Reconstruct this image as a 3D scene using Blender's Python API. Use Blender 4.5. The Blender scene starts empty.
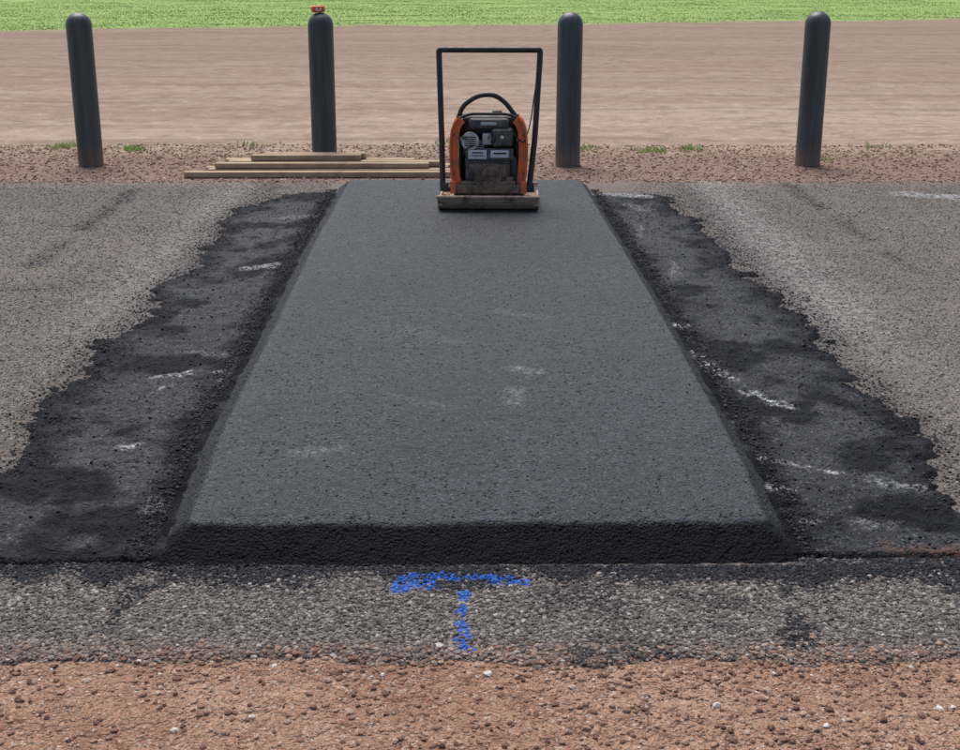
import bpy, math, random
import numpy as np
from mathutils import Vector
rng=np.random.default_rng(7); random.seed(7)
sc=bpy.context.scene
H=1.56
# ---------------- noise ----------------
_T=rng.random((256,256))
def vn(x,y,s,seed=0):
    x=np.asarray(x)*s+seed*17.31; y=np.asarray(y)*s+seed*9.77
    xi=np.floor(x).astype(int); yi=np.floor(y).astype(int)
    fx=x-xi; fy=y-yi; fx=fx*fx*(3-2*fx); fy=fy*fy*(3-2*fy)
    a=_T[xi%256,yi%256];b=_T[(xi+1)%256,yi%256];c=_T[xi%256,(yi+1)%256];d=_T[(xi+1)%256,(yi+1)%256]
    return (a*(1-fx)+b*fx)*(1-fy)+(c*(1-fx)+d*fx)*fy
def fbm(x,y,s,o=4,seed=0):
    r=0;a=.5;t=0
    for i in range(o):
        r=r+a*vn(x,y,s*2**i,seed+i*3); t+=a; a*=.5
    return r/t*2-1
def ss(a,b,x):
    t=np.clip((x-a)/(b-a),0,1); return t*t*(3-2*t)
def segd(X,Y,x0,y0,x1,y1):
    dx,dy=x1-x0,y1-y0; t=np.clip(((X-x0)*dx+(Y-y0)*dy)/(dx*dx+dy*dy+1e-9),0,1)
    return np.hypot(X-x0-t*dx,Y-y0-t*dy)
# ---------------- mesh helpers ----------------
def raw_mesh(name,V,F,mat,smooth=False,attrs={}):
    me=bpy.data.meshes.new(name)
    n=F.shape[1]
    me.vertices.add(len(V)); me.vertices.foreach_set("co",np.ascontiguousarray(V,dtype=np.float32).ravel())
    me.loops.add(F.size); me.loops.foreach_set("vertex_index",np.ascontiguousarray(F,dtype=np.int32).ravel())
    me.polygons.add(len(F)); me.polygons.foreach_set("loop_start",np.arange(0,F.size,n,dtype=np.int32))
    me.update(calc_edges=True)
    me.polygons.foreach_set("use_smooth",np.full(len(F),smooth,dtype=bool))
    for k,a in attrs.items():
        at=me.attributes.new(k,'FLOAT','POINT'); at.data.foreach_set("value",np.ascontiguousarray(a,dtype=np.float32).ravel())
    me.materials.append(mat); me.validate()
    ob=bpy.data.objects.new(name,me); sc.collection.objects.link(ob); return ob
def grid(name,xs,ys,fz,mat,fattr=None):
    X,Y=np.meshgrid(xs,ys); Z=fz(X,Y)
    V=np.stack([X,Y,Z],-1).reshape(-1,3)
    nx,ny=len(xs),len(ys)
    i=(np.arange(ny-1)[:,None]*nx+np.arange(nx-1)[None,:]).ravel()
    F=np.stack([i,i+1,i+nx+1,i+nx],-1)
    at=fattr(X,Y) if fattr else {}
    return raw_mesh(name,V,F,mat,True,at)
def axis(*seg):
    out=[]
    for a,b,st in seg:
        out+=list(np.arange(a,b,st))
    out.append(seg[-1][1]); return np.array(sorted(set(np.round(out,5))))
g=(1+5**.5)/2
ICO=np.array([(-1,g,0),(1,g,0),(-1,-g,0),(1,-g,0),(0,-1,g),(0,1,g),(0,-1,-g),(0,1,-g),(g,0,-1),(g,0,1),(-g,0,-1),(-g,0,1)])/math.hypot(1,g)
ICF=np.array([(0,11,5),(0,5,1),(0,1,7),(0,7,10),(0,10,11),(1,5,9),(5,11,4),(11,10,2),(10,7,6),(7,1,8),(3,9,4),(3,4,2),(3,2,6),(3,6,8),(3,8,9),(4,9,5),(2,4,11),(6,2,10),(8,6,7),(9,8,1)])
def stones(name,x,y,z,r,mat,flat=.65,jit=.28,attrs={}):
    n=len(x)
    v=ICO[None]*(1+jit*(rng.random((n,12,1))*2-1))
    sc3=np.stack([.75+.5*rng.random(n),.75+.5*rng.random(n),flat*(.7+.6*rng.random(n))],-1)
    v=v*sc3[:,None,:]*r[:,None,None]
    t=rng.normal(0,.3,n); c,s=np.cos(t)[:,None],np.sin(t)[:,None]
    v=np.stack([v[...,0],v[...,1]*c-v[...,2]*s,v[...,1]*s+v[...,2]*c],-1)
    t=rng.random(n)*6.283; c,s=np.cos(t)[:,None],np.sin(t)[:,None]
    v=np.stack([v[...,0]*c-v[...,1]*s,v[...,0]*s+v[...,1]*c,v[...,2]],-1)
    v+=np.stack([x,y,z],-1)[:,None,:]
    F=(ICF[None]+(np.arange(n)*12)[:,None,None]).reshape(-1,3)
    return raw_mesh(name,v.reshape(-1,3),F,mat,False,{k:np.repeat(a,12) for k,a in attrs.items()})
# ---------------- node helpers ----------------
class NT:
    def __init__(s,name):
        s.m=bpy.data.materials.new(name); s.m.use_nodes=True; s.t=s.m.node_tree; s.n=s.t.nodes
        s.b=s.n["Principled BSDF"]; s.pos=s.n.new("ShaderNodeNewGeometry")
    def new(s,t,**k):
        o=s.n.new(t)
        for a,b in k.items(): setattr(o,a,b)
        return o
    def set(s,sock,v):
        if isinstance(v,bpy.types.NodeSocket): s.t.links.new(v,sock)
        else:
            if isinstance(v,(tuple,list)) and len(v)==3 and sock.type=='RGBA': v=(*v,1)
            sock.default_value=v
    def P(s,scale=(1,1,1)):
        o=s.new("ShaderNodeVectorMath",operation='MULTIPLY'); s.set(o.inputs[0],s.pos.outputs['Position']); o.inputs[1].default_value=scale
        return o.outputs[0]
    def noise(s,sc_,det=3,rough=.6,vec=None,dist=0):
        o=s.new("ShaderNodeTexNoise"); s.set(o.inputs['Vector'],vec or s.P()); o.inputs['Scale'].default_value=sc_
        o.inputs['Detail'].default_value=det; o.inputs['Roughness'].default_value=rough; o.inputs['Distortion'].default_value=dist
        return o.outputs['Fac']
    def vor(s,sc_,feat='F1',vec=None,rand=1):
        o=s.new("ShaderNodeTexVoronoi",feature=feat); s.set(o.inputs['Vector'],vec or s.P()); o.inputs['Scale'].default_value=sc_
        o.inputs['Randomness'].default_value=rand
        return o
    def m2(s,op,a,b=0,c=0):
        o=s.new("ShaderNodeMath",operation=op); s.set(o.inputs[0],a); s.set(o.inputs[1],b)
        if len(o.inputs)>2: s.set(o.inputs[2],c)
        return o.outputs[0]
    def mr(s,v,a,b,c=0,d=1):
        o=s.new("ShaderNodeMapRange",interpolation_type='SMOOTHSTEP'); s.set(o.inputs[0],v)
        for i,q in enumerate((a,b,c,d)): o.inputs[i+1].default_value=q
        return o.outputs[0]
    def mix(s,f,a,b,bt='MIX'):
        o=s.new("ShaderNodeMix",data_type='RGBA',blend_type=bt); s.set(o.inputs[0],f); s.set(o.inputs[6],a); s.set(o.inputs[7],b); return o.outputs[2]
    def ramp(s,f,st):
        o=s.new("ShaderNodeValToRGB"); s.set(o.inputs[0],f); e=o.color_ramp.elements
        while len(e)<len(st): e.new(.5)
        for i,(p,c) in enumerate(st): e[i].position=p; e[i].color=(*c,1)
        return o.outputs[0]
    def attr(s,nm):
        o=s.new("ShaderNodeAttribute",attribute_name=nm); return o.outputs['Fac']
    def bump(s,h,dist,strength=1,nrm=None):
        o=s.new("ShaderNodeBump"); s.set(o.inputs['Height'],h); o.inputs['Distance'].default_value=dist; o.inputs['Strength'].default_value=strength
        if nrm: s.set(o.inputs['Normal'],nrm)
        return o.outputs[0]
    def out(s,col,rough=.8,nrm=None,metal=0,spec=.5):
        s.set(s.b.inputs['Base Color'],col); s.set(s.b.inputs['Roughness'],rough); s.set(s.b.inputs['Metallic'],metal)
        s.set(s.b.inputs['Specular IOR Level'],spec)
        if nrm: s.set(s.b.inputs['Normal'],nrm)
        return s.m
    def Y(s):
        o=s.new("ShaderNodeSeparateXYZ"); s.set(o.inputs[0],s.pos.outputs['Position']); return o.outputs[1],o.outputs[0]
# ---------------- materials ----------------
def mat_ground():
    k=NT("ground_mat"); y,x=k.Y()
    big=k.noise(2.2,4); fine=k.noise(70,4,.75); clod=k.noise(16,4,.8)
    v=k.vor(150); vc=k.new("ShaderNodeSeparateColor"); k.set(vc.inputs[0],v.outputs['Color'])
    red=k.mix(k.mr(big,.35,.65),(.28,.14,.085),(.38,.235,.155))
    red=k.mix(k.mr(clod,.36,.62,.5,0),red,(.45,.29,.20))
    red=k.mix(k.mr(clod,.52,.66,0,.5),red,(.17,.09,.06))
    red=k.mix(k.mr(fine,.3,.6),k.mix(.35,red,(.13,.065,.04)),red)
    peb=k.ramp(vc.outputs[0],[(0,(.13,.075,.055)),(.4,(.27,.155,.11)),(.8,(.38,.27,.205)),(1,(.52,.45,.38))])
    red=k.mix(k.mr(vc.outputs[1],.6,.7,0,.7),red,peb)
    dull=k.mix(.55,red,(.25,.18,.155))
    red=k.mix(k.mr(y,5,6),red,dull)
    tr=k.noise(1,5,.65,k.P((.07,.55,1)),.6); tr2=k.noise(1,4,.65,k.P((.10,2.6,1)),.9); tr3=k.noise(3.2,5,.8)
    fl=k.mix(k.mr(tr,.34,.66),(.34,.232,.17),(.46,.34,.26))
    fl=k.mix(k.mr(tr2,.52,.66,0,.45),fl,(.20,.135,.10))
    fl=k.mix(k.mr(tr3,.48,.62,0,.6),fl,(.24,.165,.12))
    fl=k.mix(k.mr(tr3,.34,.46,.55,0),fl,(.56,.45,.36))
    yf=k.m2('ADD',y,k.m2('MULTIPLY',tr,8))
    fl=k.mix(k.mr(yf,16,30,0,.5),fl,(.22,.145,.105))
    gn=k.noise(1.5,5,.7,k.P((.5,1,1)))
    gr=k.ramp(gn,[(.25,(.20,.31,.08)),(.5,(.29,.41,.12)),(.72,(.37,.47,.17)),(.85,(.43,.46,.22))])
    yb=k.m2('ADD',y,k.m2('MULTIPLY',k.noise(2.2,4,.7),.9))
    c=k.mix(k.mr(yb,11.2,12.2),red,fl)
    yg=k.m2('SUBTRACT',k.m2('ADD',y,k.m2('MULTIPLY',k.noise(.7,4,.7),3.2)),k.m2('MULTIPLY',x,.25))
    c=k.mix(k.mr(yg,37.8,39.2),c,gr)
    hh=k.m2('ADD',k.m2('MULTIPLY',v.outputs['Distance'],-.6),k.m2('MULTIPLY',fine,1.0))
    b=k.bump(hh,.007,.9)
    b=k.bump(k.m2('ADD',k.noise(7,4,.75),k.m2('MULTIPLY',clod,.35)),.06,1,b)
    return k.out(c,.95,b,spec=.2)
def mat_road():
    k=NT("chipseal_mat"); y,x=k.Y()
    v=k.vor(115); s_=k.new("ShaderNodeSeparateColor"); k.set(s_.inputs[0],v.outputs['Color'])
    col=k.ramp(s_.outputs[0],[(0,(.07,.062,.056)),(.35,(.14,.122,.108)),(.7,(.23,.198,.17)),(1,(.40,.35,.30))])
    col=k.mix(k.mr(v.outputs['Distance'],.35,.6,0,.75),col,(.045,.04,.038))
    big=k.noise(.9,4,.65); mid=k.noise(5,4,.7)
    col=k.mix(k.mr(big,.35,.7,.1,.45),col,(.26,.21,.165))
    col=k.mix(k.mr(mid,.52,.72,0,.45),col,(.07,.066,.064))
    dn=k.m2('ADD',y,k.m2('MULTIPLY',k.noise(6,3,.7),.3))
    col=k.mix(k.mr(dn,2.82,2.96,.4,0),col,(.31,.18,.125))
    col=k.mix(k.mr(dn,9.5,10.0,0,.5),col,(.30,.21,.17))
    n=k.noise(22,4,.75)
    col=k.mix(k.m2('MULTIPLY',k.attr("tar"),k.mr(n,.36,.58)),col,(.022,.024,.030))
    col=k.mix(k.m2('MULTIPLY',k.attr("lime"),k.mr(n,.42,.58)),col,(.5,.5,.49))
    col=k.mix(k.m2('MULTIPLY',k.attr("blue"),k.mr(n,.38,.5,0,.85)),col,(.012,.12,.50))
    b=k.bump(k.m2('MULTIPLY',v.outputs['Distance'],-1.),.008,1)
    return k.out(col,.88,b,spec=.25)
def mat_asph(name,base,lite,dcol,grain=.6,spec=.42):
    k=NT(name)
    v=k.vor(125); s_=k.new("ShaderNodeSeparateColor"); k.set(s_.inputs[0],v.outputs['Color'])
    v2=k.vor(62); s2=k.new("ShaderNodeSeparateColor"); k.set(s2.inputs[0],v2.outputs['Color'])
    n=k.noise(42,5,.9); big=k.noise(1.3,4,.7,None,.5); mid=k.noise(12,4,.85)
    col=k.mix(k.mr(n,.38,.60),base,lite)
    col=k.mix(k.mr(big,.35,.66,0,.5),col,tuple(q*1.35 for q in lite))
    col=k.mix(k.m2('MULTIPLY',k.attr("dust"),k.mr(mid,.34,.62)),col,dcol)
    col=k.mix(k.mr(s_.outputs[0],.66,.78,0,grain),col,(.008,.008,.010))
    col=k.mix(k.mr(s_.outputs[1],.86,.94,0,grain),col,(.12,.12,.125))
    pit=k.m2('MULTIPLY',k.mr(s2.outputs[0],.76,.80),k.mr(v2.outputs['Distance'],.22,.50,1,0))
    pit=k.m2('MULTIPLY',pit,k.mr(big,.40,.54))
    col=k.mix(k.m2('MULTIPLY',pit,.9),col,(.006,.006,.008))
    col=k.mix(k.mr(mid,.54,.66,0,.6),col,tuple(q*.4 for q in base))
    L_=k.attr("loose_shade")
    col=k.mix(k.m2('MULTIPLY',L_,.95),col,(.005,.005,.007))  # near-black for loose mix; also paints the hump front's shade into the colour
    col=k.mix(k.m2('MULTIPLY',k.attr("rust"),k.mr(mid,.4,.6)),col,(.24,.12,.07))
    col=k.mix(k.m2('MULTIPLY',k.attr("chalk"),k.mr(n,.46,.58)),col,(.66,.66,.67))
    h=k.m2('SUBTRACT',k.m2('ADD',k.m2('MULTIPLY',v.outputs['Distance'],-.8),n),pit)
    b=k.bump(h,.010,1); b=k.bump(mid,.014,.65,b)
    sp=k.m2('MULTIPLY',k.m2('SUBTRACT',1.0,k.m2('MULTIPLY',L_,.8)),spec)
    return k.out(col,k.mr(n,.3,.7,.50,.74),b,spec=sp)
def mat_stone(name,st,rough=.9,extra=False,spec=.3):
    k=NT(name)
    c=k.ramp(k.pos.outputs['Random Per Island'],st)
    if extra:
        c=k.mix(k.attr("dust"),c,(.31,.175,.12))
        c=k.mix(k.attr("tar"),c,(.022,.023,.027))
        c=k.mix(k.attr("lime"),c,(.48,.48,.47))
        c=k.mix(k.attr("blue"),c,(.012,.12,.52))
    return k.out(c,rough,spec=spec)
def mat_paint(name,col,dirt,amt=.4,rough=.45,metal=0,sc_=18,lo=.42,hi=.68):
    k=NT(name)
    tc=k.new("ShaderNodeTexCoord").outputs['Object']
    n=k.noise(sc_,4,.75,tc); n2=k.noise(sc_*7,3,.7,tc)
    c=k.mix(k.mr(n,lo,hi,0,amt),col,dirt)
    c=k.mix(k.mr(n2,.55,.75,0,amt*.7),c,dirt)
    return k.out(c,k.mr(n,.3,.7,rough,min(1,rough+.3)),k.bump(n2,.001,.4),metal)
M_ground=mat_ground(); M_road=mat_road()
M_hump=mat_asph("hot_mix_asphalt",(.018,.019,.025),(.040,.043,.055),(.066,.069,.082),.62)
M_patch=mat_asph("rough_asphalt",(.009,.009,.012),(.024,.024,.028),(.060,.060,.065),.8,.30)
# ---------------- terrain ----------------
def zg(X,Y):
    m=(1-ss(2.45,2.62,Y))+ss(9.95,10.6,Y)
    f=ss(11,13,Y)
    z=m*(fbm(X,Y,6,4,1)*.006+.002)+f*fbm(X,Y,.5,5,5)*.06
    z=z+f*(1-ss(34,36,Y))*(np.sin((Y-.06*X+fbm(X,Y,.08,2,4)*2)*3.4)*.012*(.5+.5*fbm(X,Y,.2,2,8)))
    return z*(1-ss(60,120,np.abs(X)))*(1-ss(90,160,Y))
xs=axis((-2000,-200,300),(-200,-20,20),(-20,-4,.5),(-4,4,.05),(4,20,.5),(20,200,20),(200,2000,300))
ys=axis((-2000,-200,300),(-200,0,20),(0,2,.2),(2,3,.03),(3,10,.25),(10,13,.05),(13,45,.12),(45,100,2),(100,2000,190))
grid("ground",xs,ys,zg,M_ground)
def zr(X,Y):
    n=fbm(X,Y,5,5,9)
    e=np.minimum(Y-(2.70+.05*n+.02*fbm(X,Y,25,3,2)),(9.80+.10*n)-Y)
    return -.012+.020*ss(-.02,.035,e)+.002*fbm(X,Y,14,4,3)
def ar(X,Y):
    w=fbm(X,Y,9,4,6)*.04
    tar=np.zeros_like(X)
    for (a,b,c,d,r,s) in [(-2.50,9.4,-2.45,7.9,.055,.75),(-2.44,7.5,-2.42,6.9,.055,.65),(2.27,9.6,2.29,8.6,.05,.7),(2.29,8.2,2.31,7.6,.045,.6),(2.31,7.2,2.32,6.7,.04,.5),
                          (-.91,3.05,-.90,2.86,.03,.65),(.79,2.92,.77,2.78,.03,.6),(.80,3.18,.79,3.02,.02,.5),(-2.6,6.3,-2.0,6.4,.08,.4),(2.9,6.2,2.7,5.7,.1,.35),(.45,3.05,.62,3.0,.05,.4)]:
        tar=np.maximum(tar,s*(1-ss(r*.3,r*1.9,segd(X,Y,a,b,c,d)+w)))
    e=np.minimum(np.abs(X+1.55),np.abs(X-1.5))
    tar=np.maximum(tar,.55*(1-ss(.0,.20,e+w*2))*(Y>3))
    tar=np.maximum(tar,.9*(1-ss(.02,.16,np.abs(Y-3.19)+w*3)))
    tar=np.maximum(tar,.45*ss(.15,.5,fbm(X,Y,3.5,4,71))*(Y<3.3))
    lime=.35*(1-ss(0,.35,np.abs(X-1.70)+w*3))*ss(4.5,6,Y)+.22*(1-ss(0,.3,np.abs(X+1.78)+w*3))*ss(5.,6,Y)
    lime=np.maximum(lime,(1-ss(.05,.18,segd(X,Y,3.05,9.2,3.6,8.9)+w*2))*.6)
    blue=np.zeros_like(X)
    w2=fbm(X,Y,34,3,8)*.020
    for (a,b,c,d,r,s) in [(-.205,3.07,-.19,3.12,.020,1),(-.19,3.125,-.10,3.135,.020,1),(-.10,3.135,.02,3.125,.014,.8),(.02,3.125,.11,3.10,.015,.9),(-.17,3.09,-.13,3.09,.02,.8),(-.045,3.05,-.04,2.80,.010,.85),(-.04,2.80,-.035,2.76,.018,1)]:
        blue=np.maximum(blue,s*(1-ss(r*.5,r*1.9,segd(X,Y,a,b,c,d)+w2)))
    return dict(tar=tar,lime=lime,blue=blue)
xs=axis((-60,-6,6),(-6,-1.6,.04),(-1.6,-.6,.02),(-.6,.5,.01),(.5,1.6,.02),(1.6,6,.04),(6,60,6))
ys=axis((2.5,3.3,.01),(3.3,10.1,.03))
grid("road",xs,ys,zr,M_road,ar)
# raised asphalt hump
LY=[3.0,3.357,4.10,5.35,7.25,9.32,9.7]; LX=[-.79,-.805,-.854,-.875,-.917,-.933,-.935]
RY=[3.0,3.39,3.82,4.77,6.27,9.32,9.7]; RX=[.79,.80,.818,.807,.791,.718,.71]
HH=.090
def hump_e(X,Y):
    n=fbm(X,Y,3,3,11)*.012+fbm(X,Y,16,3,12)*.010
    l=(X-np.interp(Y,LY,LX))/.10; r=(np.interp(Y,RY,RX)-X)/.085
    f=(Y-(3.330+.015*X))/.135; b=(9.36-Y)/.2
    def smin(a,b_,k): 
        h=np.clip(.5+.5*(b_-a)/k,0,1); return b_*(1-h)+a*h-k*h*(1-h)
    return smin(smin(l,r,.15),smin(f,b,.15),.15)+n*2.5
def zh(X,Y):
    e=hump_e(X,Y)
    t=np.clip(1+e,-.4,2.2)
    z=np.where(t<.95,t*.955,.95*.955+(1-np.exp(-(t-.95)*4))*.10)
    z=HH*np.minimum(z,1.0)
    sl=ss(-1.1,-.9,e)*(1-ss(-.15,.05,e))
    return z+fbm(X,Y,34,3,13)*.0080*sl+fbm(X,Y,2.2,3,14)*.005*ss(-.2,.4,e)+fbm(X,Y,40,3,15)*.0024
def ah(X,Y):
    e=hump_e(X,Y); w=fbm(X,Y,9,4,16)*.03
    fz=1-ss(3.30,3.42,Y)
    loose_shade=(1-ss(-.12,.0,e+w*2.0))*(.42+.58*fz)  # loose rough slopes plus painted shade, strongest on the less-lit front face
    ch=np.zeros_like(X)
    for (x0,y0,x1,y1,r,s) in [(.13,4.76,.20,4.72,.02,.32),(.13,4.5,.12,4.3,.02,.22),(-.56,3.85,-.46,3.88,.02,.25),(.1,5.6,.3,5.5,.03,.10),(-.3,5.3,-.1,5.1,.03,.10),(-.3,4.4,-.1,4.3,.02,.10)]:
        ch=np.maximum(ch,s*(1-ss(r*.2,r*2.6,segd(X,Y,x0,y0,x1,y1)+w*1.5)))
    dust=.35+.6*fbm(X,Y,1.1,4,21)+.75*(1-ss(0,.16,np.abs(e-.08)))*ss(-.1,.05,e)
    return dict(loose_shade=loose_shade,chalk=ch,dust=np.clip(dust,0,1)*ss(-.1,.1,e),rust=X*0)
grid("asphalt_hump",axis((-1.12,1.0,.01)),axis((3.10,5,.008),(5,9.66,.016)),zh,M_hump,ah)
OLY=[3.0,3.6,4.2,5.3,6.17,7.62,9.08,9.4]; OLX=[-1.52,-1.50,-1.50,-1.62,-1.54,-1.56,-1.50,-1.45]
ORY=[3.0,3.76,4.1,4.64,5.79,7.33,9.2,9.5]; ORX=[1.62,1.52,1.51,1.47,1.475,1.45,1.30,1.2]
def patch(sign):
    def e_(X,Y):
        n=fbm(X,Y,2.2,5,31+sign)*.22+fbm(X,Y,10,4,33+sign)*.11
        o=(X-np.interp(Y,OLY,OLX)) if sign<0 else (np.interp(Y,ORY,ORX)-X)
        fr=Y-(3.205+.02*(X+.9))+fbm(X,Y,8,3,3)*.014
        bk=(9.25-Y)*.6
        return o+n*.8,fr,bk+n*.5
    def z(X,Y):
        o,fr,bk=e_(X,Y)
        k=np.minimum(ss(-.06,.06,o),np.minimum(ss(-.01,.02,fr),ss(-.05,.08,bk)))
        return -.012+.034*k+k*(fbm(X,Y,3,3,40)*.005+fbm(X,Y,26,4,41)*.0115)
    def a(X,Y):
        o,fr,bk=e_(X,Y); w=fbm(X,Y,9,4,16)*.05+fbm(X,Y,30,3,17)*.02
        inn=np.interp(Y,LY,LX)-.10 if sign<0 else np.interp(Y,RY,RX)+.085
        di=np.abs(X-inn)
        loose_shade=np.maximum(1-ss(.0,.13,di+w*1.8),.8*(1-ss(.02,.22,o+w)))
        loose_shade=np.maximum(loose_shade,.9*(1-ss(.01,.05,fr+w*.3)))
        loose_shade=np.maximum(loose_shade,.85*ss(-.05,.30,fbm(X,Y,4,4,61)))
        dust=np.clip(.5+.9*fbm(X,Y,2.0,4,22),0,1)*ss(.04,.18,di)*ss(.06,.22,o)
        if sign>0: segs=[(.91,5.0,1.0,4.8,.014,1),(1.0,4.74,1.08,4.56,.012,1),(.99,4.66,1.0,4.64,.010,1),(.92,3.98,1.05,3.9,.010,1),(1.05,3.88,1.15,3.84,.009,.9),(.94,3.48,1.0,3.47,.009,1),(1.1,3.46,1.2,3.45,.02,.25),(.90,3.72,.96,3.7,.014,.6),(.885,5.66,.91,5.62,.016,1),(.86,9.12,1.14,9.05,.05,1),(1.0,8.7,1.1,8.5,.03,.4),(1.25,3.78,1.38,3.72,.016,.4),(.89,5.2,.93,4.95,.015,.8),(1.0,6.5,1.05,6.9,.015,.35),(.95,7.6,1.0,8.0,.015,.3),(1.1,4.56,1.15,4.48,.01,.8)]
        else: segs=[(-1.27,4.86,-1.16,4.90,.010,.7),(-1.15,4.93,-1.05,4.94,.011,.9),(-1.20,4.06,-1.05,4.12,.010,.7),(-1.25,6.75,-1.12,6.85,.022,.7),(-.98,3.62,-.96,3.55,.02,.3),(-1.2,5.2,-1.05,5.15,.02,.25),(-1.0,5.0,-1.0,4.8,.013,.4),(-1.3,8.2,-1.1,8.3,.03,.3),(-1.2,4.75,-1.22,4.7,.01,.5)]
        ch=np.zeros_like(X)
        for (a0,b0,a1,b1,r,s) in segs: ch=np.maximum(ch,s*(1-ss(r*.5,r*2.6,segd(X,Y,a0,b0,a1,b1)+w*.7)))
        rust=.55*(1-ss(.0,.08,segd(X,Y,1.15,3.29,1.35,3.26)+w)) if sign>0 else X*0
        return dict(loose_shade=loose_shade,chalk=ch,dust=dust,rust=rust)
    xr=axis((-1.95,-.82,.009)) if sign<0 else axis((.70,1.95,.009))
    return grid("asphalt_patch",xr,axis((3.12,5,.01),(5,9.5,.016)),z,M_patch,a),e_,z
_,eL,zL=patch(-1); _,eR,zR=patch(1)
# ---------------- loose stones / crumbs ----------------
def zp(x,y):
    return np.maximum(np.maximum(zr(x,y),zh(x,y)),np.where(x<0,zL(x,y),zR(x,y)))
def ptch_in(x,y):
    l=(x<0)&(eL(x,y)[0]>.0); r=(x>0)&(eR(x,y)[0]>.0)
    return (l|r)&(y>3.2)&(y<9.2)
M_chip=mat_stone("road_chip_mat",[(0,(.055,.048,.046)),(.35,(.12,.105,.096)),(.7,(.195,.168,.15)),(.93,(.27,.235,.20)),(1,(.40,.37,.33))],extra=True)
x=rng.uniform(-1.7,1.7,36000); y=rng.uniform(2.62,3.25,36000)
n=fbm(x,y,5,4,9); k=(y>2.66+.05*n)
k&=~(hump_e(x,y)>-1.05)
x,y=x[k],y[k]; r=.0028+.0050*rng.random(len(x))**1.5
x2=rng.uniform(-4.2,4.2,150000); y2=3.2+6.65*rng.random(150000)**1.25
k=(~ptch_in(x2,y2))&(np.abs(x2)>1.1)&(np.abs(x2)<.42*y2+.4)
x2,y2=x2[k],y2[k]; r2=.0026+.0040*rng.random(len(x2))**1.5
X=np.r_[x,x2];Yy=np.r_[y,y2];R=np.r_[r,r2]
A=ar(X,Yy); q=lambda a,lo,hi:(ss(lo,hi,a)*(rng.random(len(a))<np.clip(a*1.1,0,1)))
bl=A['blue']
stones("road_gravel",X,Yy,zr(X,Yy)+R*.1,R,M_chip,attrs=dict(tar=q(A['tar'],.05,.6),lime=q(A['lime'],.1,.6)*.6,blue=(bl>.15)*(rng.random(len(X))<bl*.95)*(.5+.5*rng.random(len(X))),
    dust=np.clip(1-ss(2.68,2.86,Yy),0,1)*.55*rng.random(len(X))))
M_red=mat_stone("red_gravel_mat",[(0,(.11,.055,.04)),(.35,(.24,.135,.09)),(.75,(.34,.215,.15)),(.965,(.40,.285,.215)),(.985,(.52,.46,.40)),(1,(.66,.62,.56))])
x=rng.uniform(-1.6,1.6,32000); y=rng.uniform(2.0,2.78,32000); y=np.where(rng.random(len(x))<.2,2.68+rng.normal(0,.05,len(x)),y)
k=rng.random(len(x))<np.clip(.55+.9*fbm(x,y,5,4,91),.12,1); x,y=x[k],y[k]
r=.0013+.0085*rng.random(len(x))**6
x2=rng.uniform(-5,5,26000); y2=rng.uniform(9.7,11.9,26000); r2=.003+.011*rng.random(len(x2))**3
z=np.maximum(zg(x,y),zr(x,y)*(y>2.55)-(y<=2.55)); z2=np.maximum(zg(x2,y2),np.where(y2<10,zr(x2,y2),-1))
stones("verge_gravel",np.r_[x,x2],np.r_[y,y2],np.r_[z,z2]+np.r_[r,r2]*.2,np.r_[r,r2],M_red)
M_cr=mat_stone("asphalt_crumb_mat",[(0,(.008,.008,.010)),(.7,(.022,.022,.025)),(1,(.065,.065,.07))],.75,spec=.25)
N=15000
y=rng.uniform(3.2,9.4,N); side=rng.random(N)<.5
x=np.where(side,np.interp(y,LY,LX)-.10-np.abs(rng.normal(0,.04,N)),np.interp(y,RY,RX)+.085+np.abs(rng.normal(0,.035,N)))
N2=70000
y2=rng.uniform(3.2,9.2,N2); x2=rng.uniform(1.0,2.1,N2)*np.where(rng.random(N2)<.5,-1,1)
eo=np.where(x2<0,eL(x2,y2)[0],eR(x2,y2)[0])
k=rng.random(N2)<np.exp(-((eo+.01)/.09)**2)*.8; x2,y2=x2[k],y2[k]
N3=8000; x3=rng.uniform(-1.7,1.7,N3); y3=3.205-np.abs(rng.normal(0,.05,N3))
N4=9000; x4=rng.uniform(-1.5,1.5,N4); y4=rng.uniform(3.25,9,N4); kk=np.abs(x4)>.95; x4,y4=x4[kk],y4[kk]
X=np.r_[x,x2,x3,x4];Yy=np.r_[y,y2,y3,y4]; R=.0018+.0048*rng.random(len(X))**3
stones("asphalt_crumbs",X,Yy,zp(X,Yy)+R*.2,R,M_cr,.8)
N=4500; x=rng.uniform(-.85,.85,N); y=3.3+5.7*rng.random(N)**1.5; R=.0012+.0026*rng.random(N)**2.5
stones("grit",x,y,zh(x,y)+R*.3,R,M_cr)
# ---------------- grass ----------------
def blades(name,x,y,z,h,w,mat,lean=.4):
    n=len(x); a=rng.random(n)*6.283; d=np.stack([np.cos(a),np.sin(a),0*a],-1)
    la=rng.random(n)*6.283; L=np.stack([np.cos(la),np.sin(la),0*a],-1)*(lean*h*rng.random(n))[:,None]
    p=np.stack([x,y,z],-1); up=np.zeros((n,3)); up[:,2]=h
    v=np.stack([p-d*w[:,None],p+d*w[:,None],p+up*.6+L*.4+d*w[:,None]*.7,p+up+L],1)
    F=(np.array([[0,1,2,3]])+(np.arange(n)*4)[:,None])
    return raw_mesh(name,v.reshape(-1,3),F,mat)
kg=NT("grass_mat"); c=kg.ramp(kg.pos.outputs['Random Per Island'],[(0,(.30,.42,.12)),(.6,(.36,.48,.15)),(.9,(.43,.53,.20)),(1,(.52,.50,.29))])
c=kg.mix(kg.mr(kg.noise(.35,3,.6),.35,.65,0,.6),c,(.44,.52,.21))
M_grass=kg.out(c,.85,spec=.15)
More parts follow.
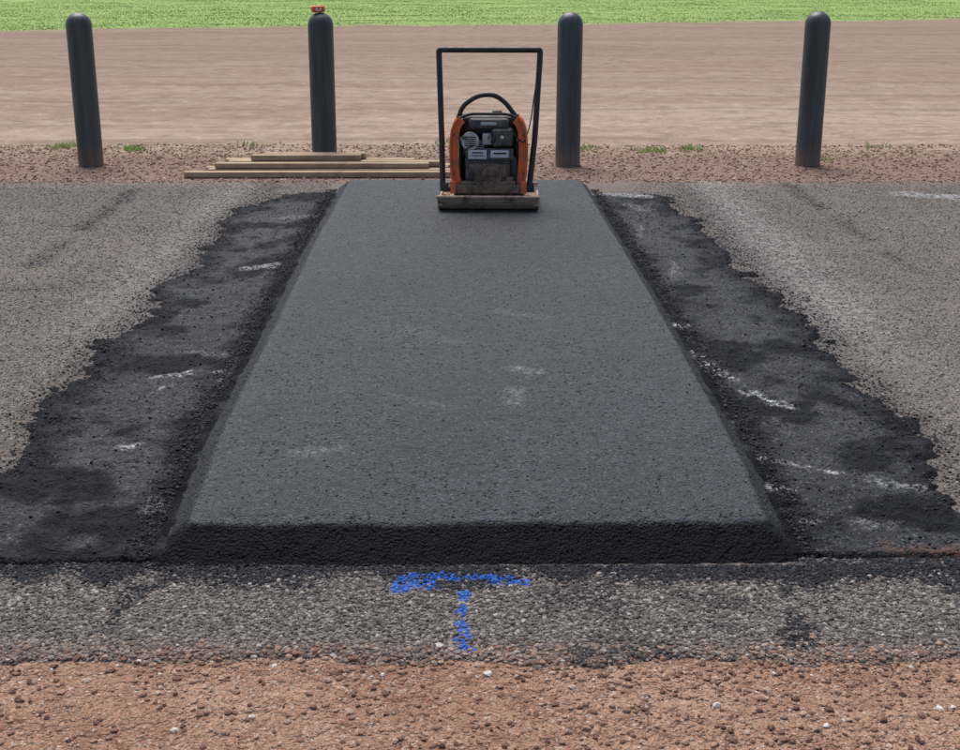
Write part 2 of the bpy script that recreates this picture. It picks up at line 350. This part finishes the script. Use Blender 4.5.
N=160000; x=rng.uniform(-24,26,N); y=33+rng.random(N)**1.3*38
k=(y-.25*x+fbm(x,y,.7,4,50)*1.3+rng.normal(0,.5,N))>37.0
k&=(np.abs(x)<.42*y+2)
x,y=x[k],y[k]; h=rng.uniform(.012,.038,len(x))*(1+.5*fbm(x,y,.6,3,51))
blades("grass",x,y,zg(x,y)-.005,h,rng.uniform(.008,.022,len(x)),M_grass,1.0)
px=[];py=[]
for cx,cy,sp,cnt in [(-3.72,11.75,.10,130),(-3.05,11.55,.07,90),(.88,11.6,.09,110),(1.5,11.45,.06,100),(1.85,11.6,.06,60),(-2.1,11.8,.08,40),(3.6,11.7,.1,30),(-.3,11.9,.1,25),(2.9,10.9,.05,18)]:
    px.append(rng.normal(cx,sp,cnt)); py.append(rng.normal(cy,sp,cnt))
px=np.concatenate(px);py=np.concatenate(py)
blades("weeds",px,py,zg(px,py)-.003,rng.uniform(.02,.06,len(px)),rng.uniform(.004,.009,len(px)),M_grass,1.1)
# ---------------- object helpers ----------------
import bmesh
def link(ob,parent=None):
    sc.collection.objects.link(ob)
    if parent: ob.parent=parent
    return ob
def empty(name,loc,rz=0):
    e=bpy.data.objects.new(name,None); e.location=loc; e.rotation_euler=(0,0,rz); e.empty_display_size=.1; return link(e)
def box(name,loc,size,mat,par,bev=.006,rot=(0,0,0),seg=3):
    bm=bmesh.new(); bmesh.ops.create_cube(bm,size=1)
    for v in bm.verts: v.co=Vector((v.co.x*size[0],v.co.y*size[1],v.co.z*size[2]))
    if bev>0: bmesh.ops.bevel(bm,geom=bm.edges[:],offset=min(bev,min(size)*.45),segments=seg,affect='EDGES',profile=.5)
    me=bpy.data.meshes.new(name); bm.to_mesh(me); bm.free(); me.materials.append(mat)
    for p in me.polygons: p.use_smooth=True
    me.set_sharp_from_angle(angle=math.radians(40))
    o=bpy.data.objects.new(name,me); o.location=loc; o.rotation_euler=rot; return link(o,par)
def lathe(name,prof,mat,par=None,loc=(0,0,0),rot=(0,0,0),n=40,sharp=40):
    V=[];F=[]
    for r,z in prof:
        for i in range(n):
            a=2*math.pi*i/n; V.append((r*math.cos(a),r*math.sin(a),z))
    for j in range(len(prof)-1):
        for i in range(n):
            F.append((j*n+i,j*n+(i+1)%n,(j+1)*n+(i+1)%n,(j+1)*n+i))
    F.append(tuple(range(n-1,-1,-1))); F.append(tuple((len(prof)-1)*n+i for i in range(n)))
    me=bpy.data.meshes.new(name); me.from_pydata(V,[],F); me.materials.append(mat)
    for p in me.polygons: p.use_smooth=True
    me.set_sharp_from_angle(angle=math.radians(sharp))
    o=bpy.data.objects.new(name,me); o.location=loc; o.rotation_euler=rot; return link(o,par)
def cyl(name,loc,r,h,mat,par,ax='z',bev=.004,n=32):
    rot={'z':(0,0,0),'x':(0,math.pi/2,0),'y':(math.pi/2,0,0)}[ax]
    b=min(bev,r*.4,h*.4)
    return lathe(name,[(r-b,-h/2),(r,-h/2+b),(r,h/2-b),(r-b,h/2)],mat,par,loc,rot,n)
def tube(name,pts,r,mat,par,closed=False,rad=.05,res=8):
    P=[Vector(p) for p in pts]; out=[P[0]]
    for i in range(1,len(P)-1):
        a=(P[i-1]-P[i]); b=(P[i+1]-P[i]); d=min(rad,a.length*.48,b.length*.48)
        p0=P[i]+a.normalized()*d; p1=P[i]+b.normalized()*d
        for j in range(res+1):
            t=j/res; out.append(p0*(1-t)**2+P[i]*2*t*(1-t)+p1*t*t)
    out.append(P[-1])
    cu=bpy.data.curves.new(name,'CURVE'); cu.dimensions='3D'; sp=cu.splines.new('POLY'); sp.points.add(len(out)-1)
    for q_,p in zip(sp.points,out): q_.co=(*p,1)
    cu.bevel_depth=r; cu.bevel_resolution=5; cu.use_fill_caps=True; cu.materials.append(mat)
    return link(bpy.data.objects.new(name,cu),par)
def strip(name,prof,y0,y1,th,mat,par,axis_='y'):
    P=[Vector((a,b)) for a,b in prof]; nn=[]
    for i in range(len(P)):
        d=(P[min(i+1,len(P)-1)]-P[max(i-1,0)]).normalized(); nn.append(Vector((-d.y,d.x)))
    V=[];F=[];n=len(P)
    for yy in (y0,y1):
        for s in (-.5,.5):
            for p,q_ in zip(P,nn):
                w=p+q_*th*s; V.append((w.x,yy,w.y) if axis_=='y' else (yy,w.x,w.y))
    def I(a,b,i): return (a*2+b)*n+i
    for i in range(n-1):
        F+= [(I(0,0,i),I(0,0,i+1),I(1,0,i+1),I(1,0,i)),(I(0,1,i),I(1,1,i),I(1,1,i+1),I(0,1,i+1)),(I(0,0,i),I(0,1,i),I(0,1,i+1),I(0,0,i+1)),(I(1,0,i),I(1,0,i+1),I(1,1,i+1),I(1,1,i))]
    F+=[(I(0,0,0),I(1,0,0),I(1,1,0),I(0,1,0)),(I(0,0,n-1),I(0,1,n-1),I(1,1,n-1),I(1,0,n-1))]
    me=bpy.data.meshes.new(name); me.from_pydata(V,[],F); me.materials.append(mat)
    bm=bmesh.new(); bm.from_mesh(me); bmesh.ops.recalc_face_normals(bm,faces=bm.faces[:]); bm.to_mesh(me); bm.free()
    for p in me.polygons: p.use_smooth=True
    me.set_sharp_from_angle(angle=math.radians(40))
    return link(bpy.data.objects.new(name,me),par)
# ---------------- bollards ----------------
kb=NT("bollard_mat"); tc=kb.new("ShaderNodeTexCoord").outputs['Object']
sx=kb.new("ShaderNodeMapping"); kb.set(sx.inputs[0],tc); sx.inputs['Scale'].default_value=(14,14,1.2)
n1=kb.noise(1,5,.7,sx.outputs[0]); n2=kb.noise(60,3,.7,tc)
c=kb.mix(kb.mr(n1,.35,.7),(.034,.046,.050),(.068,.085,.090))
c=kb.mix(kb.mr(n2,.6,.75,0,.4),c,(.12,.13,.13))
zz=kb.new("ShaderNodeSeparateXYZ"); kb.set(zz.inputs[0],tc)
c=kb.mix(kb.m2('MULTIPLY',kb.mr(zz.outputs[2],.0,.22,1,0),kb.mr(n1,.3,.7,.3,1)),c,(.20,.13,.095))
M_bol=kb.out(c,kb.mr(n1,.3,.7,.38,.58),kb.bump(n1,.003,.5),spec=.45)
for i,(bx,by,bh,tl) in enumerate([(-3.165,10.61,1.205,.0),(-1.265,10.63,1.205,.004),(.712,10.60,1.21,0),(2.665,10.61,1.215,.0)]):
    R_=.100; pr=[(R_,-.15),(R_,bh-R_*.95)]
    for j in range(1,13):
        a=j/12*math.pi/2*.985; pr.append((R_*math.cos(a),bh-R_*.95+R_*.95*math.sin(a)))
    lathe("bollard",pr,M_bol,None,(bx,by,0),(tl,0,i*1.3),48)
M_or=mat_paint("orange_red_plastic",(.80,.10,.03),(.4,.1,.06),.2,.4)
M_wh=mat_paint("white_plastic",(.75,.72,.68),(.4,.35,.3),.3,.5)
M_blk=mat_paint("black_plastic",(.02,.02,.022),(.12,.09,.07),.35,.5)
e=empty("tape_measure",(-1.275,10.62,1.203),.25)
box("case",(0,0,.028),(.105,.06,.05),M_or,e,.016)
box("label",(0,-.032,.026),(.04,.004,.022),M_wh,e,.001)
cyl("hub",(0,-.032,.032),.008,.010,M_blk,e,'y')
box("blade_hook",(.057,0,.012),(.018,.02,.004),M_wh,e,.001)
# ---------------- timber ----------------
kw=NT("timber_mat"); tc=kw.new("ShaderNodeTexCoord").outputs['Object']
mp=kw.new("ShaderNodeMapping"); kw.set(mp.inputs[0],tc); mp.inputs['Scale'].default_value=(3,70,70)
oi=kw.new("ShaderNodeObjectInfo")
n1=kw.noise(1,4,.7,mp.outputs[0],.5); n2=kw.noise(9,4,.7,tc)
c=kw.ramp(n1,[(.3,(.27,.185,.115)),(.55,(.48,.36,.23)),(.75,(.60,.50,.37))])
c=kw.mix(kw.mr(oi.outputs['Random'],0,1,.0,.5),c,(.32,.23,.16))
c=kw.mix(kw.mr(n2,.48,.66,0,.6),c,(.26,.15,.10))
M_wood=kw.out(c,.85,kw.bump(n1,.003,.7),spec=.2)
e=empty("timber_plank_stack",(-1.27,10.2,0))
def plank(nm,cx,cy,cz,L,w,t,rz,ry=0): box(nm,(cx,cy,cz),(L,w,t),M_wood,e,.004,(0,ry,rz),2)
plank("plank_1",.02,-.19,.026,2.04,.09,.042,.006)
plank("plank_2",.13,-.06,.027,1.96,.09,.042,-.012)
plank("plank_3",.07,.06,.028,1.9,.09,.042,.012)
plank("plank_4",.16,.18,.028,1.86,.09,.042,.0)
plank("plank_5",.04,-.035,.072,1.66,.085,.038,.014,.002)
plank("plank_6",.14,.085,.072,1.70,.09,.038,-.016)
plank("plank_7",.0,.19,.072,1.5,.085,.038,.004)
plank("plank_8",-.10,.10,.115,.86,.09,.040,.022)
plank("plank_9",-.04,.20,.115,.80,.085,.040,-.012)
# ---------------- plate compactor ----------------
DUST=(.38,.28,.21)
M_org=mat_paint("orange_paint",(.78,.14,.03),(.26,.14,.09),.6,.45,0,9,.42,.64)
M_black=mat_paint("black_paint",(.016,.016,.018),(.11,.085,.07),.35,.38,0,14)
M_cast=mat_paint("dusty_cast_iron",(.13,.09,.07),DUST,1,.8,.0,11,.32,.54)
M_eng=mat_paint("engine_grey",(.06,.06,.065),(.24,.20,.17),.7,.5,.2,20)
M_alu=mat_paint("dirty_aluminium",(.55,.55,.55),(.26,.22,.19),.6,.45,.2,16)
M_rub=mat_paint("rubber",(.015,.015,.015),(.13,.10,.08),.5,.8)
M_lab=mat_paint("label_white",(.66,.67,.68),(.30,.25,.20),.5,.5,0,25)
M_steel=mat_paint("dark_steel",(.07,.055,.046),(.28,.19,.13),.85,.65,.2,16,.36,.6)
pc=empty("plate_compactor",(.058,8.34,.088),-.03)
pr=[(-.278,.088),(-.268,.068),(-.244,.040),(-.208,.014),(-.17,.006),(.17,.006),(.208,.014),(.244,.040),(.268,.068),(.278,.088)]
strip("base_plate",pr,-.315,.315,.014,M_cast,pc,'x')
tube("front_lip",[(-.322,-.280,.091),(.322,-.280,.091)],.011,M_cast,pc)
tube("rear_lip",[(-.318,.280,.091),(.318,.280,.091)],.009,M_cast,pc)
for s in (-1,1):
    box("side_flange",(s*.312,0,.036),(.012,.40,.05),M_cast,pc,.003)
    box("corner_gusset",(s*.300,-.235,.062),(.03,.05,.065),M_cast,pc,.008)
    box("cast_rib",(s*.235,0,.034),(.018,.38,.042),M_cast,pc,.004)
    for yy in (-.15,.15):
        cyl("rubber_mount",(s*.19,yy,.078),.030,.056,M_rub,pc); cyl("mount_washer",(s*.19,yy,.107),.034,.006,M_steel,pc)
        cyl("mount_bolt",(s*.19,yy,.030),.036,.03,M_cast,pc)
    cyl("bolt",(s*.27,-.19,.028),.012,.018,M_steel,pc,n=6)
box("front_tray_dirt",(0,-.19,.030),(.56,.08,.034),M_cast,pc,.012)
cyl("exciter_housing",(0,-.03,.082),.062,.34,M_cast,pc,'x')
for s in (-1,1):
    cyl("exciter_cap",(s*.176,-.03,.082),.050,.02,M_steel,pc,'x')
    box("exciter_foot",(s*.11,-.03,.034),(.05,.17,.03),M_cast,pc)
box("exciter_lug",(0,-.10,.07),(.10,.03,.07),M_steel,pc)
cyl("drain_plug",(.06,-.10,.085),.014,.03,M_steel,pc,'y',n=6)
box("engine_deck",(0,0,.118),(.46,.38,.014),M_steel,pc,.004)
box("deck_front_skirt",(0,-.192,.128),(.46,.008,.05),M_steel,pc,.003)
for s in (-1,1): box("deck_end_bracket",(s*.222,-.198,.140),(.035,.012,.08),M_org,pc,.004)
box("crossmember",(0,-.15,.150),(.34,.05,.045),M_steel,pc,.006)
for s in (-1,1):
    pts=[(s*.212,.126),(s*.232,.20),(s*.240,.32),(s*.239,.42),(s*.230,.49),(s*.212,.535),(s*.190,.555)]
    strip("side_guard",pts,-.13,.10,.012,M_org,pc,'y')
    strip("side_guard_face",[(a-s*.022,b) for a,b in pts],-.129,-.120,.056,M_org,pc,'y')
    tube("guard_edge",[(a,-.133,b) for a,b in pts],.008,M_org,pc,rad=.02,res=3)
    for zz_ in (.22,.46):
        cyl("guard_bolt",(s*.222,-.134,zz_),.010,.012,M_steel,pc,'y',n=6)
    box("inner_panel",(s*.180,.0,.28),(.012,.20,.28),M_black,pc,.004)
box("rear_shroud",(0,.125,.32),(.40,.03,.38),M_black,pc,.03,seg=4)
tube("guard_cross_bar",[(-.19,-.10,.555),(-.12,-.10,.585),(.12,-.10,.585),(.19,-.10,.555)],.009,M_black,pc)
tube("guard_cross_bar_rear",[(-.19,.09,.555),(.19,.09,.555)],.009,M_black,pc)
box("crankcase",(.0,.0,.225),(.30,.24,.19),M_eng,pc,.02)
box("crankcase_front",(-.005,-.125,.215),(.24,.03,.13),M_steel,pc,.012)
cyl("clutch_drum",(.02,-.155,.205),.062,.035,M_steel,pc,'y')
cyl("clutch_hub",(.02,-.178,.205),.022,.02,M_steel,pc,'y')
for i in range(6):
    a=i*math.pi/3; cyl("clutch_bolt",(.02+.043*math.cos(a),-.174,.205+.043*math.sin(a)),.006,.01,M_steel,pc,'y',n=6)
box("oil_filler",(-.11,-.145,.205),(.03,.03,.05),M_blk,pc,.006,(0,.3,0))
box("mount_lug",(.13,-.14,.18),(.05,.03,.04),M_steel,pc,.006)
for i in range(7):
    box("cooling_fin",(-.095,.0,.335+i*.013),(.13,.20,.0055),M_alu,pc,.0015)
box("cylinder_core",(-.095,.0,.372),(.10,.17,.10),M_eng,pc,.01)
cyl("muffler",(-.115,-.085,.420),.054,.10,M_steel,pc,'y',.012)
cyl("muffler_shield",(-.115,-.140,.420),.056,.008,M_alu,pc,'y',.002)
for i in range(5): box("shield_slot",(-.115,-.1455,.394+i*.013),(.070,.004,.006),M_black,pc,.001)
cyl("exhaust_pipe",(-.155,-.15,.445),.011,.03,M_steel,pc,'y')
box("front_label_panel",(.005,-.137,.338),(.300,.014,.075),M_eng,pc,.008)
box("label_a",(-.070,-.1455,.338),(.115,.004,.056),M_lab,pc,.002)
box("label_b",(.070,-.1455,.342),(.115,.004,.046),M_lab,pc,.002)
box("label_text",(.072,-.1485,.346),(.08,.002,.010),M_black,pc,.0)
box("label_text",(-.070,-.1485,.350),(.07,.002,.008),M_black,pc,.0)
box("label_text",(-.070,-.1485,.332),(.08,.002,.005),M_black,pc,.0)
box("fuel_tank",(.0,.05,.500),(.34,.20,.135),M_black,pc,.035,seg=5)
cyl("fuel_cap",(.05,.05,.578),.032,.024,M_blk,pc)
box("air_filter",(.085,-.085,.440),(.135,.10,.115),M_eng,pc,.02,seg=4)
box("air_filter_lid",(.085,-.140,.443),(.115,.014,.095),M_eng,pc,.006)
cyl("filter_knob",(.085,-.152,.445),.012,.014,M_alu,pc,'y')
box("carburettor",(-.01,-.09,.43),(.06,.07,.07),M_alu,pc,.008)
box("choke_lever",(.005,-.135,.452),(.006,.012,.045),M_steel,pc,.001,(0,.5,0))
box("engine_top_cowl",(-.0,-.065,.520),(.25,.09,.065),M_eng,pc,.02,seg=4)
box("cowl_trim",(.0,-.1125,.525),(.10,.004,.018),M_alu,pc,.002)
box("belt_guard",(.160,.0,.22),(.045,.28,.19),M_black,pc,.02)
cyl("spark_plug_cap",(-.155,-.09,.335),.012,.05,M_rub,pc,'y')
tube("spark_lead",[(-.155,-.12,.335),(-.16,-.15,.36),(-.12,-.15,.385),(-.05,-.12,.40)],.004,M_rub,pc,rad=.03)
tube("fuel_hose",[(.03,-.06,.48),(.045,-.15,.46),(.03,-.15,.40),(.01,-.12,.42)],.004,M_rub,pc,rad=.03)
tube("throttle_cable",[(.15,-.10,.47),(.22,-.16,.40),(.262,-.02,.52),(.30,.06,.80)],.004,M_rub,pc,rad=.08)
box("throttle_lever",(.306,.055,.82),(.02,.02,.06),M_blk,pc,.004,(.2,0,0))
tube("lifting_hoop",[(-.195,-.05,.55),(-.165,-.05,.63),(-.07,-.05,.695),(.03,-.05,.700),(.10,-.05,.655),(.165,-.05,.57)],.015,M_black,pc,rad=.08)
tube("handle",[(-.292,-.10,.10),(-.300,-.02,.42),(-.318,.06,.935),(-.318+.0,.06,.965),(.318,.06,.965),(.318,.06,.935),(.290,-.02,.42),(.255,-.10,.10)],.0185,M_black,pc,rad=.055)
for s in (-1,1):
    box("handle_bracket",(s*.25,-.10,.115),(.08,.05,.035),M_black,pc,.005)
    cyl("handle_pivot",(s*.272,-.10,.13),.024,.03,M_rub,pc,'x')
M_dirt=mat_stone("dirt_clod_mat",[(0,(.16,.10,.07)),(1,(.38,.27,.20))])
n_=500; xx=rng.uniform(-.30,.30,n_); yy=rng.uniform(-.225,.21,n_); rr=rng.uniform(.003,.012,n_)
o=stones("dirt_clods",xx,yy,np.full(n_,.022)+.02*(yy<-.15)+.012*(yy<-.2)+rr*.5,rr,M_dirt); o.parent=pc
# ---------------- light ----------------
EL,AZ=62,-18
w=bpy.data.worlds.new("World"); sc.world=w; w.use_nodes=True; nt=w.node_tree
sky=nt.nodes.new("ShaderNodeTexSky"); sky.sky_type='NISHITA'; sky.sun_disc=False
sky.sun_elevation=math.radians(EL); sky.sun_rotation=math.radians(AZ)
sky.air_density=1.0; sky.dust_density=3.0; sky.ozone_density=1.0
nt.links.new(sky.outputs[0],nt.nodes["Background"].inputs[0]); nt.nodes["Background"].inputs[1].default_value=.15
L=bpy.data.lights.new("sun",'SUN'); L.energy=3.3; L.angle=math.radians(38); L.color=(1,.97,.93)
so=bpy.data.objects.new("sun",L); sc.collection.objects.link(so)
d=Vector((math.sin(math.radians(AZ))*math.cos(math.radians(EL)),math.cos(math.radians(AZ))*math.cos(math.radians(EL)),math.sin(math.radians(EL))))
so.rotation_euler=d.to_track_quat('Z','Y').to_euler(); so.location=(0,0,20)
sc.view_settings.view_transform='Standard'; sc.view_settings.look='None'; sc.view_settings.exposure=0
# ---------------- camera ----------------
cam=bpy.data.cameras.new("camera"); cam.lens=48.75; cam.sensor_width=36; cam.clip_end=5000; cam.clip_start=.05
co=bpy.data.objects.new("camera",cam); sc.collection.objects.link(co); co.location=(0,0,H); co.rotation_euler=(math.radians(72.5),0,0)
sc.camera=co
